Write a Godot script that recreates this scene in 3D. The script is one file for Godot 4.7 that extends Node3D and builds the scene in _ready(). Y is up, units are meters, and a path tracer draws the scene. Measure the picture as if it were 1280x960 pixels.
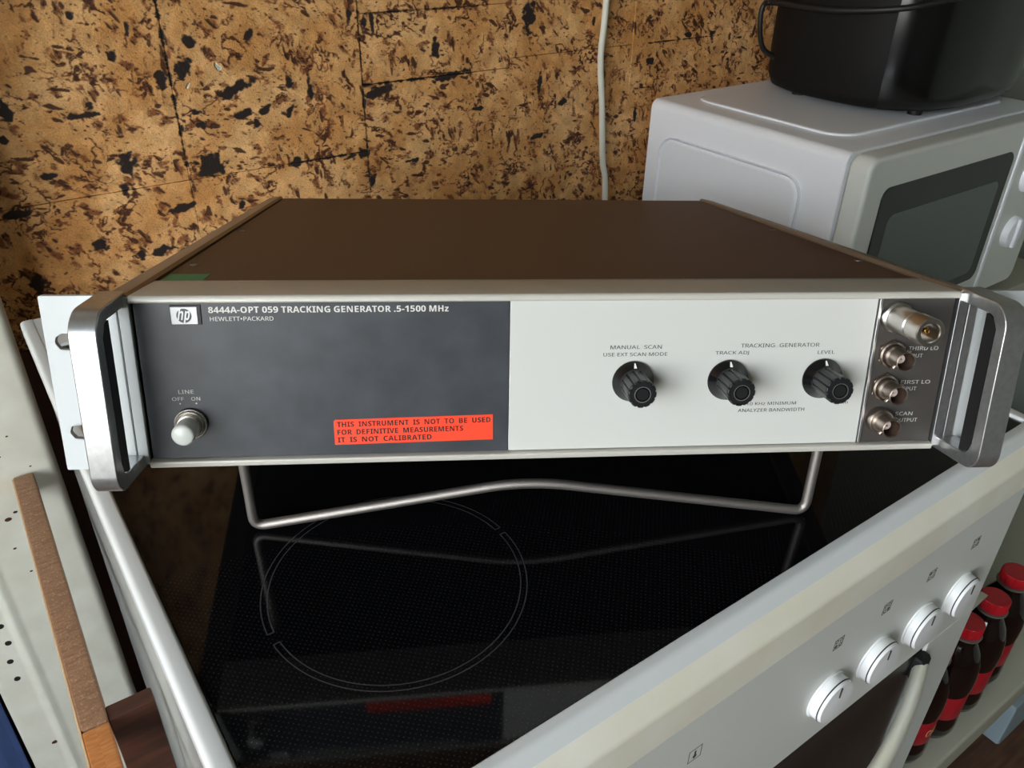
extends Node3D
# The cooktop plane is y = 0, the hob's front left corner is the origin, x runs along the stove's front, z towards its front.

var M := {}
const FLOOR := -0.9
const PANEL_W := 0.405
const WALL_Z := -0.62
const INST := Transform3D(Basis(Vector3(0.86454, -0.01999, 0.50216), Vector3(0.12698, 0.97548, -0.17977), Vector3(-0.48626, 0.21919, 0.84588)), Vector3(0.02553, 0.0969, -0.1235))

# ---------------------------------------------------------------- shapes
func sb() -> SurfaceTool:
	var st := SurfaceTool.new()
	st.begin(Mesh.PRIMITIVE_TRIANGLES)
	return st

func tri(st: SurfaceTool, a: Vector3, b: Vector3, c: Vector3, na: Vector3, nb: Vector3, nc: Vector3) -> void:
	if (b - a).cross(c - a).dot(na + nb + nc) > 0.0:
		var t := b; b = c; c = t
		t = nb; nb = nc; nc = t
	st.set_normal(na); st.add_vertex(a)
	st.set_normal(nb); st.add_vertex(b)
	st.set_normal(nc); st.add_vertex(c)

func quad(st: SurfaceTool, a: Vector3, b: Vector3, c: Vector3, d: Vector3, na: Vector3, nb: Vector3, nc: Vector3, nd: Vector3) -> void:
	tri(st, a, b, c, na, nb, nc)
	tri(st, a, c, d, na, nc, nd)

# a box from lo to hi with rounded edges
func box(st: SurfaceTool, lo: Vector3, hi: Vector3, bevel := 0.0, xf := Transform3D.IDENTITY) -> void:
	var c := (lo + hi) / 2.0
	var h := (hi - lo) / 2.0
	bevel = minf(bevel, minf(h.x, minf(h.y, h.z)) * 0.95)
	var vert := func(s: Vector3, axis: int) -> Vector3:
		var q := Vector3.ZERO
		for k in 3:
			q[k] = c[k] + s[k] * (h[k] if k == axis else h[k] - bevel)
		return xf * q
	var nrm := func(s: Vector3, axis: int) -> Vector3:
		var q := Vector3.ZERO
		q[axis] = s[axis]
		return (xf.basis * q).normalized()
	for a in 3:
		var b := (a + 1) % 3
		var d := (a + 2) % 3
		for s in [-1.0, 1.0]:
			var v := []
			for uv in [[-1.0, -1.0], [1.0, -1.0], [1.0, 1.0], [-1.0, 1.0]]:
				var g := Vector3.ZERO
				g[a] = s; g[b] = uv[0]; g[d] = uv[1]
				v.append(g)
			var n: Vector3 = nrm.call(v[0], a)
			quad(st, vert.call(v[0], a), vert.call(v[1], a), vert.call(v[2], a), vert.call(v[3], a), n, n, n, n)
	if bevel <= 0.0:
		return
	for a in 3:
		var b := (a + 1) % 3
		var d := (a + 2) % 3
		for sb_ in [-1.0, 1.0]:
			for sd in [-1.0, 1.0]:
				var p := Vector3.ZERO
				p[a] = -1.0; p[b] = sb_; p[d] = sd
				var q := p
				q[a] = 1.0
				quad(st, vert.call(p, b), vert.call(q, b), vert.call(q, d), vert.call(p, d), nrm.call(p, b), nrm.call(q, b), nrm.call(q, d), nrm.call(p, d))
	for sx in [-1.0, 1.0]:
		for sy in [-1.0, 1.0]:
			for sz in [-1.0, 1.0]:
				var s := Vector3(sx, sy, sz)
				tri(st, vert.call(s, 0), vert.call(s, 1), vert.call(s, 2), nrm.call(s, 0), nrm.call(s, 1), nrm.call(s, 2))

# a polygon in x, y pushed from z0 to z1, its edges chamfered
func prism(st: SurfaceTool, poly: PackedVector2Array, z0: float, z1: float, xf := Transform3D.IDENTITY, bevel := 0.0, crease := 40.0) -> void:
	if Geometry2D.is_polygon_clockwise(poly):
		poly = poly.duplicate()
		poly.reverse()
	var n := poly.size()
	var en := PackedVector2Array()
	for i in n:
		var e := (poly[(i + 1) % n] - poly[i]).normalized()
		en.append(Vector2(e.y, -e.x))
	var inner := PackedVector2Array()
	var n0 := PackedVector2Array()
	var n1 := PackedVector2Array()
	for i in n:
		var a := en[(i + n - 1) % n]
		var b := en[i]
		var m := (a + b).normalized()
		var k := maxf(0.35, m.dot(b))
		inner.append(poly[i] - m * (bevel / k))
		if a.dot(b) > cos(deg_to_rad(crease)):
			n0.append(m); n1.append(m)
		else:
			n0.append(a); n1.append(b)
	for i in n:
		var j := (i + 1) % n
		var ni := xf.basis * Vector3(n1[i].x, n1[i].y, 0)
		var nj := xf.basis * Vector3(n0[j].x, n0[j].y, 0)
		var p := poly[i]
		var q := poly[j]
		quad(st, xf * Vector3(p.x, p.y, z0 + bevel), xf * Vector3(q.x, q.y, z0 + bevel), xf * Vector3(q.x, q.y, z1 - bevel), xf * Vector3(p.x, p.y, z1 - bevel), ni, nj, nj, ni)
		if bevel > 0.0:
			var p2 := inner[i]
			var q2 := inner[j]
			for s in [-1.0, 1.0]:
				var zo := z1 if s > 0 else z0
				var zi: float = zo - s * bevel
				var nz: Vector3 = xf.basis * Vector3(0, 0, s)
				quad(st, xf * Vector3(p.x, p.y, zi), xf * Vector3(q.x, q.y, zi), xf * Vector3(q2.x, q2.y, zo), xf * Vector3(p2.x, p2.y, zo), ni, nj, nz, nz)
	var idx := Geometry2D.triangulate_polygon(inner)
	for s in [-1.0, 1.0]:
		var zo := z1 if s > 0 else z0
		var nz: Vector3 = xf.basis * Vector3(0, 0, s)
		for t in range(0, idx.size(), 3):
			var a := inner[idx[t]]
			var b := inner[idx[t + 1]]
			var c := inner[idx[t + 2]]
			tri(st, xf * Vector3(a.x, a.y, zo), xf * Vector3(b.x, b.y, zo), xf * Vector3(c.x, c.y, zo), nz, nz, nz)

# corners of an open or closed path turned into arcs
func fillet(pts: Array, r: Array, closed: bool, steps := 7) -> PackedVector2Array:
	var out := PackedVector2Array()
	var n := pts.size()
	for i in n:
		if r[i] <= 0.0 or (not closed and (i == 0 or i == n - 1)):
			out.append(pts[i])
			continue
		var a: Vector2 = (pts[(i + n - 1) % n] - pts[i]).normalized()
		var b: Vector2 = (pts[(i + 1) % n] - pts[i]).normalized()
		var half := acos(clampf(a.dot(b), -1, 1)) / 2.0
		var d: float = r[i] / tan(half)
		var c: Vector2 = pts[i] + (a + b).normalized() * (r[i] / sin(half))
		var s: Vector2 = pts[i] + a * d - c
		var e: Vector2 = pts[i] + b * d - c
		for k in steps + 1:
			out.append(c + s.rotated(s.angle_to(e) * k / steps))
	return out

func rect_poly(x0: float, y0: float, x1: float, y1: float, r := 0.0) -> PackedVector2Array:
	return fillet([Vector2(x0, y0), Vector2(x1, y0), Vector2(x1, y1), Vector2(x0, y1)], [r, r, r, r], true, 6)

# profile points (radius, height along z) turned round the z axis
func lathe(st: SurfaceTool, prof: Array, segs: int, xf := Transform3D.IDENTITY, crease := 40.0) -> void:
	var m := prof.size()
	var sn := []
	for i in m - 1:
		var d: Vector2 = prof[i + 1] - prof[i]
		sn.append(Vector2(d.y, -d.x).normalized())
	for i in m - 1:
		var na: Vector2 = sn[i]
		var nb: Vector2 = sn[i]
		if i > 0 and sn[i - 1].dot(sn[i]) > cos(deg_to_rad(crease)):
			na = (sn[i - 1] + sn[i]).normalized()
		if i < m - 2 and sn[i + 1].dot(sn[i]) > cos(deg_to_rad(crease)):
			nb = (sn[i + 1] + sn[i]).normalized()
		for k in segs:
			var c0 := Vector2.from_angle(TAU * k / segs)
			var c1 := Vector2.from_angle(TAU * (k + 1) / segs)
			var f := func(q: Vector2, c: Vector2) -> Vector3:
				return Vector3(c.x * q.x, c.y * q.x, q.y)
			var nx := xf.basis
			quad(st, xf * f.call(prof[i], c0), xf * f.call(prof[i], c1), xf * f.call(prof[i + 1], c1), xf * f.call(prof[i + 1], c0),
				(nx * f.call(na, c0)).normalized(), (nx * f.call(na, c1)).normalized(), (nx * f.call(nb, c1)).normalized(), (nx * f.call(nb, c0)).normalized())

func tube(st: SurfaceTool, path: PackedVector3Array, r: float, segs := 10, xf := Transform3D.IDENTITY) -> void:
	var n := path.size()
	var u := Vector3.ZERO
	var rings := []
	var norms := []
	for i in n:
		var t := (path[mini(i + 1, n - 1)] - path[maxi(i - 1, 0)]).normalized()
		if u == Vector3.ZERO:
			u = t.cross(Vector3(0.31, 0.87, 0.38)).normalized()
		u = (u - t * u.dot(t)).normalized()
		var w := t.cross(u)
		var ring := []
		var nn := []
		for k in segs:
			var d := u * cos(TAU * k / segs) + w * sin(TAU * k / segs)
			ring.append(xf * (path[i] + d * r))
			nn.append(xf.basis * d)
		rings.append(ring)
		norms.append(nn)
	for i in n - 1:
		for k in segs:
			var l := (k + 1) % segs
			quad(st, rings[i][k], rings[i][l], rings[i + 1][l], rings[i + 1][k], norms[i][k], norms[i][l], norms[i + 1][l], norms[i + 1][k])
	for e in [0, n - 1]:
		var d: Vector3 = (xf.basis * (path[e] - path[1 if e == 0 else n - 2])).normalized()
		for k in range(1, segs - 1):
			tri(st, rings[e][0], rings[e][k], rings[e][k + 1], d, d, d)

func smooth(pts: Array, per := 8) -> PackedVector3Array:
	var cv := Curve3D.new()
	cv.bake_interval = 0.004
	var n := pts.size()
	for i in n:
		var t: Vector3 = (pts[mini(i + 1, n - 1)] - pts[maxi(i - 1, 0)]) / 6.0
		cv.add_point(pts[i], -t, t)
	var out := PackedVector3Array()
	for i in n - 1:
		for k in per:
			out.append(cv.sample(i, float(k) / per))
	out.append(pts[n - 1])
	return out

# ---------------------------------------------------------------- nodes
func obj(called: String, st: SurfaceTool, m: Material, parent: Node = self) -> MeshInstance3D:
	var o := MeshInstance3D.new()
	st.index()
	o.mesh = st.commit()
	return hang(called, o, m, parent)

func hang(called: String, o: MeshInstance3D, m: Material, parent: Node) -> MeshInstance3D:
	o.material_override = m
	o.name = called
	o.cast_shadow = GeometryInstance3D.SHADOW_CASTING_SETTING_ON
	parent.add_child(o, true)
	return o

func thing(called: String, label: String, category: String, xf := Transform3D.IDENTITY, group := "") -> Node3D:
	var o := Node3D.new()
	o.name = called
	o.transform = xf
	add_child(o, true)
	return tag(o, label, category, group)

func tag(o: Node3D, label: String, category: String, group := "") -> Node3D:
	o.set_meta("label", label)
	o.set_meta("category", category)
	if group:
		o.set_meta("group", group)
	return o

func struct(o: Node3D, label: String, category: String) -> Node3D:
	o.set_meta("kind", "structure")
	return tag(o, label, category)

# lettering that fills the span x0..x1 with its capitals centred on y, on the parent's z plane
func letters(parent: Node, text: String, x0: float, x1: float, y: float, height: float, z: float, m: Material, font := "Droid Sans", slant := 0.0, turn := 0.0, weight := 400) -> MeshInstance3D:
	var f := SystemFont.new()
	f.font_names = PackedStringArray([font])
	f.font_weight = weight
	var t := TextMesh.new()
	t.font = f
	t.text = text
	t.font_size = 48
	t.pixel_size = 0.001
	t.depth = 0.02
	t.curve_step = 1.0
	var a := t.get_aabb()
	var sx := (x1 - x0) / a.size.x
	var sy := height / a.size.y
	var o := MeshInstance3D.new()
	o.mesh = t
	var bs := Basis(Vector3(sx, 0, 0), Vector3(slant * sy, sy, 0), Vector3(0, 0, 0.003))
	bs = Basis(Vector3(0, 0, 1), turn) * bs
	o.transform = Transform3D(bs, Vector3((x0 + x1) / 2, y, z) - bs * (a.position + a.size / 2))
	return hang("lettering", o, m, parent)

# ---------------------------------------------------------------- materials
func mat(c: Color, rough := 0.5, metal := 0.0, spec := 0.5) -> StandardMaterial3D:
	var m := StandardMaterial3D.new()
	m.albedo_color = c
	m.roughness = rough
	m.metallic = metal
	m.metallic_specular = spec
	return m

func rgb(r: float, g: float, b: float) -> Color:
	return Color(r / 255.0, g / 255.0, b / 255.0)

func noise(freq: float, sd: int, oct := 3, kind := FastNoiseLite.TYPE_SIMPLEX_SMOOTH) -> FastNoiseLite:
	var n := FastNoiseLite.new()
	n.noise_type = kind
	n.frequency = freq
	n.seed = sd
	n.fractal_octaves = oct
	n.fractal_type = FastNoiseLite.FRACTAL_FBM if oct > 1 else FastNoiseLite.FRACTAL_NONE
	return n

func triplanar(m: StandardMaterial3D, metres: float, world := false) -> StandardMaterial3D:
	m.uv1_triplanar = true
	m.uv1_world_triplanar = world
	m.uv1_scale = Vector3.ONE / metres
	return m

# tileable grain that multiplies a colour between two tones, with fine relief
func grainy(m: StandardMaterial3D, freq: float, sd: int, lo: Color, hi: Color, metres: float, relief := 0.0, size := 256) -> StandardMaterial3D:
	var im := noise(freq, sd, 4).get_seamless_image(size, size)
	im.convert(Image.FORMAT_RGB8)
	var d := im.get_data()
	for i in range(0, d.size(), 3):
		var c := lo.lerp(hi, d[i] / 255.0)
		d[i] = int(c.r * 255); d[i + 1] = int(c.g * 255); d[i + 2] = int(c.b * 255)
	m.albedo_texture = ImageTexture.create_from_image(Image.create_from_data(size, size, false, Image.FORMAT_RGB8, d))
	if relief > 0.0:
		var b := noise(freq * 2.0, sd + 7, 3).get_seamless_image(size, size)
		b.bump_map_to_normal_map(relief)
		m.normal_enabled = true
		m.normal_texture = ImageTexture.create_from_image(b)
	return triplanar(m, metres)

# Cork veneer of the wall: 1.6 x 0.8 m, bark chips, flecks, cracks and the holes where black backing shows
func cork() -> StandardMaterial3D:
	var w := 2048
	var h := 1024
	var px := 1600.0 / w
	var col := PackedByteArray()
	col.resize(w * h * 3)
	var hgt := PackedByteArray()
	hgt.resize(w * h)
	var chunk := noise(0.02, 5, 1, FastNoiseLite.TYPE_CELLULAR)
	chunk.cellular_return_type = FastNoiseLite.RETURN_CELL_VALUE
	chunk.cellular_jitter = 0.9
	var warp := noise(0.045, 11, 3)
	var streak := noise(0.085, 21, 2)
	var speck := noise(0.21, 26, 2)
	var grain := noise(0.5, 31, 2)
	var low := noise(0.012, 41, 3)
	var mask := noise(0.03, 51, 2)
	var mottle := noise(0.075, 71, 4)
	var ridge := noise(0.034, 83, 4)
	var patch := noise(0.018, 87, 2)
	var tan_a := Vector3(230, 182, 124)
	var tan_b := Vector3(200, 144, 84)
	var dark := Vector3(62, 37, 26)
	var rust := Vector3(112, 62, 36)
	# seams between sheets that gape: x0, x1, y0, y1 (mm), width
	var gaps := [[187.0, 191.0, 90.0, 300.0, 3.2], [300.0, 391.0, 73.0, 80.0, 2.2], [391.0, 470.0, 147.0, 151.0, 2.6], [478.0, 535.0, 147.0, 151.0, 2.2], [400.0, 545.0, 219.0, 223.0, 1.5], [389.0, 393.5, 30.0, 240.0, 1.2], [820.0, 960.0, 158.0, 162.0, 1.5]]
	var i := 0
	for py in h:
		var y := py * px
		for qx in w:
			var x := qx * px
			var wv := warp.get_noise_2d(x, y)
			var wu := warp.get_noise_2d(x + 517.0, y)
			var id := chunk.get_noise_2d(x + wv * 16.0, y + wu * 16.0)
			var g := grain.get_noise_2d(x, y)
			var lo := low.get_noise_2d(x, y)
			var mk := mask.get_noise_2d(x, y)
			var a := 0.25 if id < -0.2 else (1.45 if id < 0.35 else 0.8)
			var ca := cos(a)
			var sa := sin(a)
			var u := x * ca + y * sa
			var v := y * ca - x * sa
			var st := streak.get_noise_2d(u * 0.42, v * 1.15)
			var sp := speck.get_noise_2d(u * 0.75, v * 1.1)
			var mo := mottle.get_noise_2d(u * 0.6, v)
			var fd := maxf(smoothstep(0.52, 0.64, st + mk * 0.34), smoothstep(0.55, 0.70, sp + mk * 0.22 + mo * 0.35))
			var fr := smoothstep(0.22, 0.55, mo + mk * 0.35 + maxf(0.0, py / float(h) - 0.62) * 0.55) * 0.75
			var pk := patch.get_noise_2d(x, y)
			var rd := smoothstep(0.085, 0.025, absf(ridge.get_noise_2d(u * 0.8 + wv * 8.0, v + wu * 8.0))) * smoothstep(-0.05, 0.2, pk + g * 0.3)
			fr = maxf(fr, rd * 0.9)
			fd = maxf(fd, rd * smoothstep(0.0, 0.35, pk + mk * 0.6) * 0.9)
			var c := tan_a.lerp(tan_b, clampf(0.5 + lo * 0.9 + id * 0.22 + wv * 0.35, 0, 1)) * (1.0 + g * 0.14 + wu * 0.10)
			c = c.lerp(rust, fr)
			c = c.lerp(dark, fd * 0.86)
			col[i * 3] = int(clampf(c.x, 0, 255))
			col[i * 3 + 1] = int(clampf(c.y, 0, 255))
			col[i * 3 + 2] = int(clampf(c.z, 0, 255))
			hgt[i] = int(clampf(150.0 + g * 30.0 + wv * 46.0 + id * 16.0 - fd * 80.0 - fr * 40.0, 0, 255))
			i += 1
	for s in gaps:
		var across: bool = s[1] - s[0] > s[3] - s[2]
		for Y in range(int((600.0 - s[3] - 6.0) / px), int((600.0 - s[2] + 6.0) / px)):
			for X in range(int((s[0] - 6.0) / px), int((s[1] + 6.0) / px)):
				var x := X * px
				var y := 600.0 - Y * px
				var along: float = x if across else y
				if along < (s[0] if across else s[2]) or along > (s[1] if across else s[3]):
					continue
				var off: float = (y - (s[2] + s[3]) / 2.0) if across else (x - (s[0] + s[1]) / 2.0)
				var wd: float = s[4] * (0.55 + warp.get_noise_2d(along * 2.2, s[0]) * 1.5)
				var t := smoothstep(wd * 0.5 + 0.6, wd * 0.5 - 0.4, absf(off + grain.get_noise_2d(along, 9.0) * 0.9))
				if t > 0.0:
					var k := Y * w + X
					col[k * 3] = int(lerpf(col[k * 3], 38, t))
					col[k * 3 + 1] = int(lerpf(col[k * 3 + 1], 32, t))
					col[k * 3 + 2] = int(lerpf(col[k * 3 + 2], 30, t))
					hgt[k] = int(lerpf(hgt[k], 20, t))
	# larger holes in the veneer: x, y (mm), width, height (mm), lean (degrees)
	var chips := "115,236,6,7,0 160,222,4,16,0 142,201,10,10,0 180,176,11,18,0 45,162,11,23,0 106,151,32,6,0 114,160,9,7,0 213,208,16,11,0 203,184,14,26,-30 248,159,47,12,20 208,142,9,7,0 211,129,11,8,0 255,135,19,10,20 213,88,34,27,10 134,102,16,22,0 126,79,8,13,0 191,128,7,8,0 63,101,15,7,0 37,139,7,8,0 271,208,22,7,45 409,140,39,11,12 392,129,4,17,0 487,180,11,24,0 504,148,49,8,10 382,220,6,18,0 408,213,5,24,0 399,213,6,20,0 330,148,7,30,0 308,161,8,14,0 305,132,8,14,-20 306,77,16,12,20 387,75,15,11,20 371,73,21,4,12 396,42,9,16,0 451,57,20,6,0 541,106,20,5,0 278,136,17,8,15 268,125,9,10,0 619,206,20,39,0 637,126,8,24,0 677,98,19,7,15 637,60,27,7,10 722,192,6,12,0 898,165,18,8,0 945,164,13,7,0 827,136,13,13,0 809,66,7,19,0 28,0,13,20,-10 176,49,27,10,10 150,9,23,10,10 239,41,10,8,0 128,7,9,14,0 93,28,15,15,0 28,71,31,9,5 237,181,6,10,400 205,168,8,4,410".split(" ")
	var rag := noise(0.09, 61, 4)
	for s in chips:
		var q := s.split_floats(",")
		q[2] *= 0.88
		q[3] *= 0.85
		var rr := maxf(q[2], q[3]) * 0.9
		var ca := cos(deg_to_rad(q[4]))
		var sa := sin(deg_to_rad(q[4]))
		for dy in range(int(-rr / px), int(rr / px) + 1):
			for dx in range(int(-rr / px), int(rr / px) + 1):
				var mx := dx * px
				var my := dy * px
				var u := (mx * ca + my * sa) / (q[2] * 0.5)
				var v := (my * ca - mx * sa) / (q[3] * 0.5)
				var X := int(q[0] / px) + dx
				var Y := int((600.0 - q[1]) / px) - dy
				if X < 0 or Y < 0 or X >= w or Y >= h:
					continue
				var t := smoothstep(1.12, 0.86, sqrt(u * u + v * v) + rag.get_noise_2d(X * px, Y * px) * 0.9)
				if t > 0.0:
					var k := Y * w + X
					var tone := Vector3(46, 38, 35) if q[4] < 200.0 else Vector3(196, 200, 186)
					col[k * 3] = int(lerpf(col[k * 3], tone.x, t))
					col[k * 3 + 1] = int(lerpf(col[k * 3 + 1], tone.y, t))
					col[k * 3 + 2] = int(lerpf(col[k * 3 + 2], tone.z, t))
					hgt[k] = int(lerpf(hgt[k], 22 + (hgt[k] & 15), t))
	var nm := Image.create_from_data(w, h, false, Image.FORMAT_L8, hgt)
	nm.convert(Image.FORMAT_RGBA8)
	nm.bump_map_to_normal_map(3.0)
	var m := mat(Color.WHITE, 0.6, 0.0, 0.35)
	m.albedo_texture = ImageTexture.create_from_image(Image.create_from_data(w, h, false, Image.FORMAT_RGB8, col))
	m.normal_enabled = true
	m.normal_texture = ImageTexture.create_from_image(nm)
	return m

func wood(c0: Color, c1: Color, sd: int, dust := 0.0) -> StandardMaterial3D:
	var n := 256
	var im := Image.create(n, n, false, Image.FORMAT_RGB8)
	var a := noise(0.09, sd, 4)
	var b := noise(0.25, sd + 3, 3)
	for y in n:
		for x in n:
			var g := a.get_noise_2d(x * 0.18, y * 1.6)
			var c := c0.lerp(c1, clampf(0.5 + g * 1.1, 0, 1))
			var s := b.get_noise_2d(x * 0.7, y * 0.7)
			if dust > 0.0:
				c = c.lerp(rgb(214, 178, 136), smoothstep(0.30, 0.5, s) * dust)
			im.set_pixel(x, y, c)
	var m := mat(Color.WHITE, 0.55, 0.0, 0.4)
	m.albedo_texture = ImageTexture.create_from_image(im)
	return m

func make_materials() -> void:
	M.cork = cork()
	M.enamel = mat(rgb(218, 223, 223), 0.2)
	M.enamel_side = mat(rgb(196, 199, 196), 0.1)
	M.cream = grainy(mat(Color.WHITE, 0.3), 0.012, 3, rgb(236, 232, 208), rgb(248, 248, 238), 0.35)
	M.fascia = mat(rgb(206, 209, 203), 0.45)
	M.stove_knob = mat(rgb(240, 243, 244), 0.25)
	M.mark = mat(rgb(52, 54, 55), 0.5)
	# hob glass: black with a printed dot grid
	var dots := Image.create(32, 32, false, Image.FORMAT_RGB8)
	dots.fill(rgb(9, 9, 11))
	for y in 32:
		for x in 32:
			var d := Vector2(x - 15.5, y - 15.5).length()
			var e := minf(minf(Vector2(x, y).length(), Vector2(x - 32, y).length()), minf(Vector2(x, y - 32).length(), Vector2(x - 32, y - 32).length()))
			if minf(d, e) < 4.2:
				dots.set_pixel(x, y, rgb(30, 31, 35))
	M.glass = mat(Color.WHITE, 0.06, 0.0, 0.42)
	M.glass.albedo_texture = ImageTexture.create_from_image(dots)
	triplanar(M.glass, 0.0036, true)
	M.ring = mat(rgb(58, 58, 61), 0.3)
	M.oven_glass = mat(rgb(40, 43, 42), 0.2)
	M.cavity = mat(rgb(14, 14, 14), 0.7)
	# instrument
	M.cover = grainy(mat(Color.WHITE, 0.5, 0.0, 0.4), 0.12, 9, rgb(92, 70, 55), rgb(104, 81, 65), 0.05, 1.2)
	M.trim = mat(rgb(203, 201, 192), 0.42, 0.15)
	M.seam = mat(rgb(26, 24, 23), 0.6)
	M.dark_panel = grainy(mat(Color.WHITE, 0.36, 0.0, 0.45), 0.018, 14, rgb(58, 61, 65), rgb(72, 76, 81), 0.12)
	M.light_panel = mat(rgb(206, 208, 204), 0.4)
	M.socket_panel = mat(rgb(70, 66, 63), 0.42)
	M.alu = grainy(mat(Color.WHITE, 0.3, 0.9), 0.05, 17, rgb(186, 188, 190), rgb(206, 207, 208), 0.06)
	M.rail = mat(rgb(150, 136, 120), 0.42, 0.6)
	M.liner = mat(rgb(22, 22, 23), 0.5)
	M.ear = mat(rgb(200, 205, 206), 0.5)
	M.steel = mat(rgb(160, 155, 150), 0.55, 1.0)
	M.nickel = mat(rgb(166, 154, 143), 0.36, 1.0)
	M.bore = mat(rgb(92, 74, 64), 0.5, 0.6)
	M.chrome = mat(rgb(200, 196, 190), 0.3, 1.0)
	M.gold = mat(rgb(214, 160, 80), 0.3, 1.0)
	M.ptfe = mat(rgb(222, 205, 198), 0.5)
	M.black_knob = mat(rgb(17, 17, 19), 0.13)
	M.black_grip = mat(rgb(30, 31, 33), 0.32)
	M.switch_cap = mat(rgb(208, 212, 206), 0.3)
	M.white_print = mat(rgb(214, 214, 208), 0.6)
	M.dark_print = mat(rgb(38, 38, 36), 0.6)
	M.sticker = mat(rgb(250, 72, 40), 0.45)
	M.sticker_print = mat(rgb(48, 12, 8), 0.6)
	M.badge_white = mat(rgb(244, 245, 245), 0.4)
	M.badge_dark = mat(rgb(52, 56, 62), 0.4)
	M.green = mat(rgb(52, 150, 104), 0.5)
	# surroundings
	M.mw = mat(rgb(246, 250, 255), 0.3)
	M.mw_front = mat(rgb(218, 222, 216), 0.35)
	M.mw_glass = mat(rgb(30, 34, 32), 0.15)
	M.mw_screen = mat(rgb(92, 100, 97), 0.25)
	M.black_matte = grainy(mat(Color.WHITE, 0.6, 0.0, 0.3), 0.2, 23, rgb(15, 14, 14), rgb(24, 23, 22), 0.04)
	M.black_gloss = mat(rgb(12, 12, 13), 0.2)
	M.cord = mat(rgb(24, 23, 23), 0.5)
	M.white_cord = mat(rgb(214, 214, 200), 0.45)
	M.post = grainy(mat(Color.WHITE, 0.4), 0.02, 27, rgb(204, 203, 188), rgb(220, 220, 208), 0.3)
	M.stick = wood(rgb(126, 94, 70), rgb(150, 114, 88), 33, 0.5)
	triplanar(M.stick, 0.12)
	M.lacquer = wood(rgb(166, 104, 54), rgb(190, 128, 74), 37)
	triplanar(M.lacquer, 0.1)
	M.pale_edge = mat(rgb(214, 176, 132), 0.5)
	M.brown_board = wood(rgb(56, 32, 22), rgb(76, 44, 30), 43)
	triplanar(M.brown_board, 0.4)
	M.gap_shade = mat(rgb(74, 44, 32), 0.6)  # dark tone standing in for shade on the cork beside the stove
	M.denim = grainy(mat(Color.WHITE, 0.9, 0.0, 0.2), 0.25, 47, rgb(44, 60, 96), rgb(72, 90, 130), 0.03, 2.0)
	M.cola = mat(rgb(24, 14, 12), 0.08)
	M.pet = mat(rgb(104, 98, 94), 0.15)
	M.red_cap = mat(rgb(168, 20, 32), 0.35)
	M.red_label = mat(rgb(152, 24, 34), 0.4)
	M.script = mat(rgb(222, 170, 120), 0.5)
	M.paper = mat(rgb(190, 190, 178), 0.7)
	M.bench = mat(rgb(168, 168, 152), 0.4)
	M.pale_box = mat(rgb(150, 168, 176), 0.5)
	M.cabinet = mat(rgb(56, 52, 42), 0.55)
	M.wall = mat(rgb(150, 158, 148), 0.85)
	M.wall_shade = mat(rgb(104, 106, 96), 0.85)
	M.ceiling = mat(rgb(176, 180, 174), 0.9)
	M.floor = wood(rgb(78, 54, 40), rgb(104, 74, 54), 53)
	triplanar(M.floor, 0.5)
	M.window_frame = mat(rgb(226, 228, 226), 0.5)

# ---------------------------------------------------------------- the scene
func _ready() -> void:
	camera_and_light()
	make_materials()
	room()
	stove()
	instrument()
	microwave()
	fryer()
	left_side()
	right_side()

func camera_and_light() -> void:
	var cam := Camera3D.new()
	cam.name = "camera"
	cam.transform = Transform3D(Basis(Vector3(0.8158, 0.0168, 0.5782), Vector3(0.2913, 0.8515, -0.4359), Vector3(-0.4997, 0.5240, 0.6897)).orthonormalized(), Vector3(-0.0205, 0.3427, 0.2410))
	cam.fov = rad_to_deg(2.0 * atan(480.0 / 1018.85))
	cam.near = 0.02
	add_child(cam)
	cam.current = true
	var sky_m := ProceduralSkyMaterial.new()
	sky_m.sky_top_color = rgb(206, 212, 218)
	sky_m.sky_horizon_color = rgb(234, 232, 229)
	sky_m.ground_bottom_color = rgb(120, 120, 112)
	sky_m.ground_horizon_color = rgb(170, 172, 168)
	sky_m.sun_angle_max = 0.0
	var sky := Sky.new()
	sky.sky_material = sky_m
	var env := Environment.new()
	env.background_mode = Environment.BG_SKY
	env.sky = sky
	env.background_energy_multiplier = 3.0
	env.tonemap_mode = Environment.TONE_MAPPER_LINEAR
	env.tonemap_exposure = 5.3
	env.sdfgi_enabled = true
	env.ssao_enabled = true
	env.ssil_enabled = true
	var we := WorldEnvironment.new()
	we.name = "world_environment"
	we.environment = env
	add_child(we)

func slab(called: String, lo: Vector3, hi: Vector3, m: Material, label: String, category: String) -> MeshInstance3D:
	var st := sb()
	box(st, lo, hi)
	var o := obj(called, st, m)
	struct(o, label, category)
	return o

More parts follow.
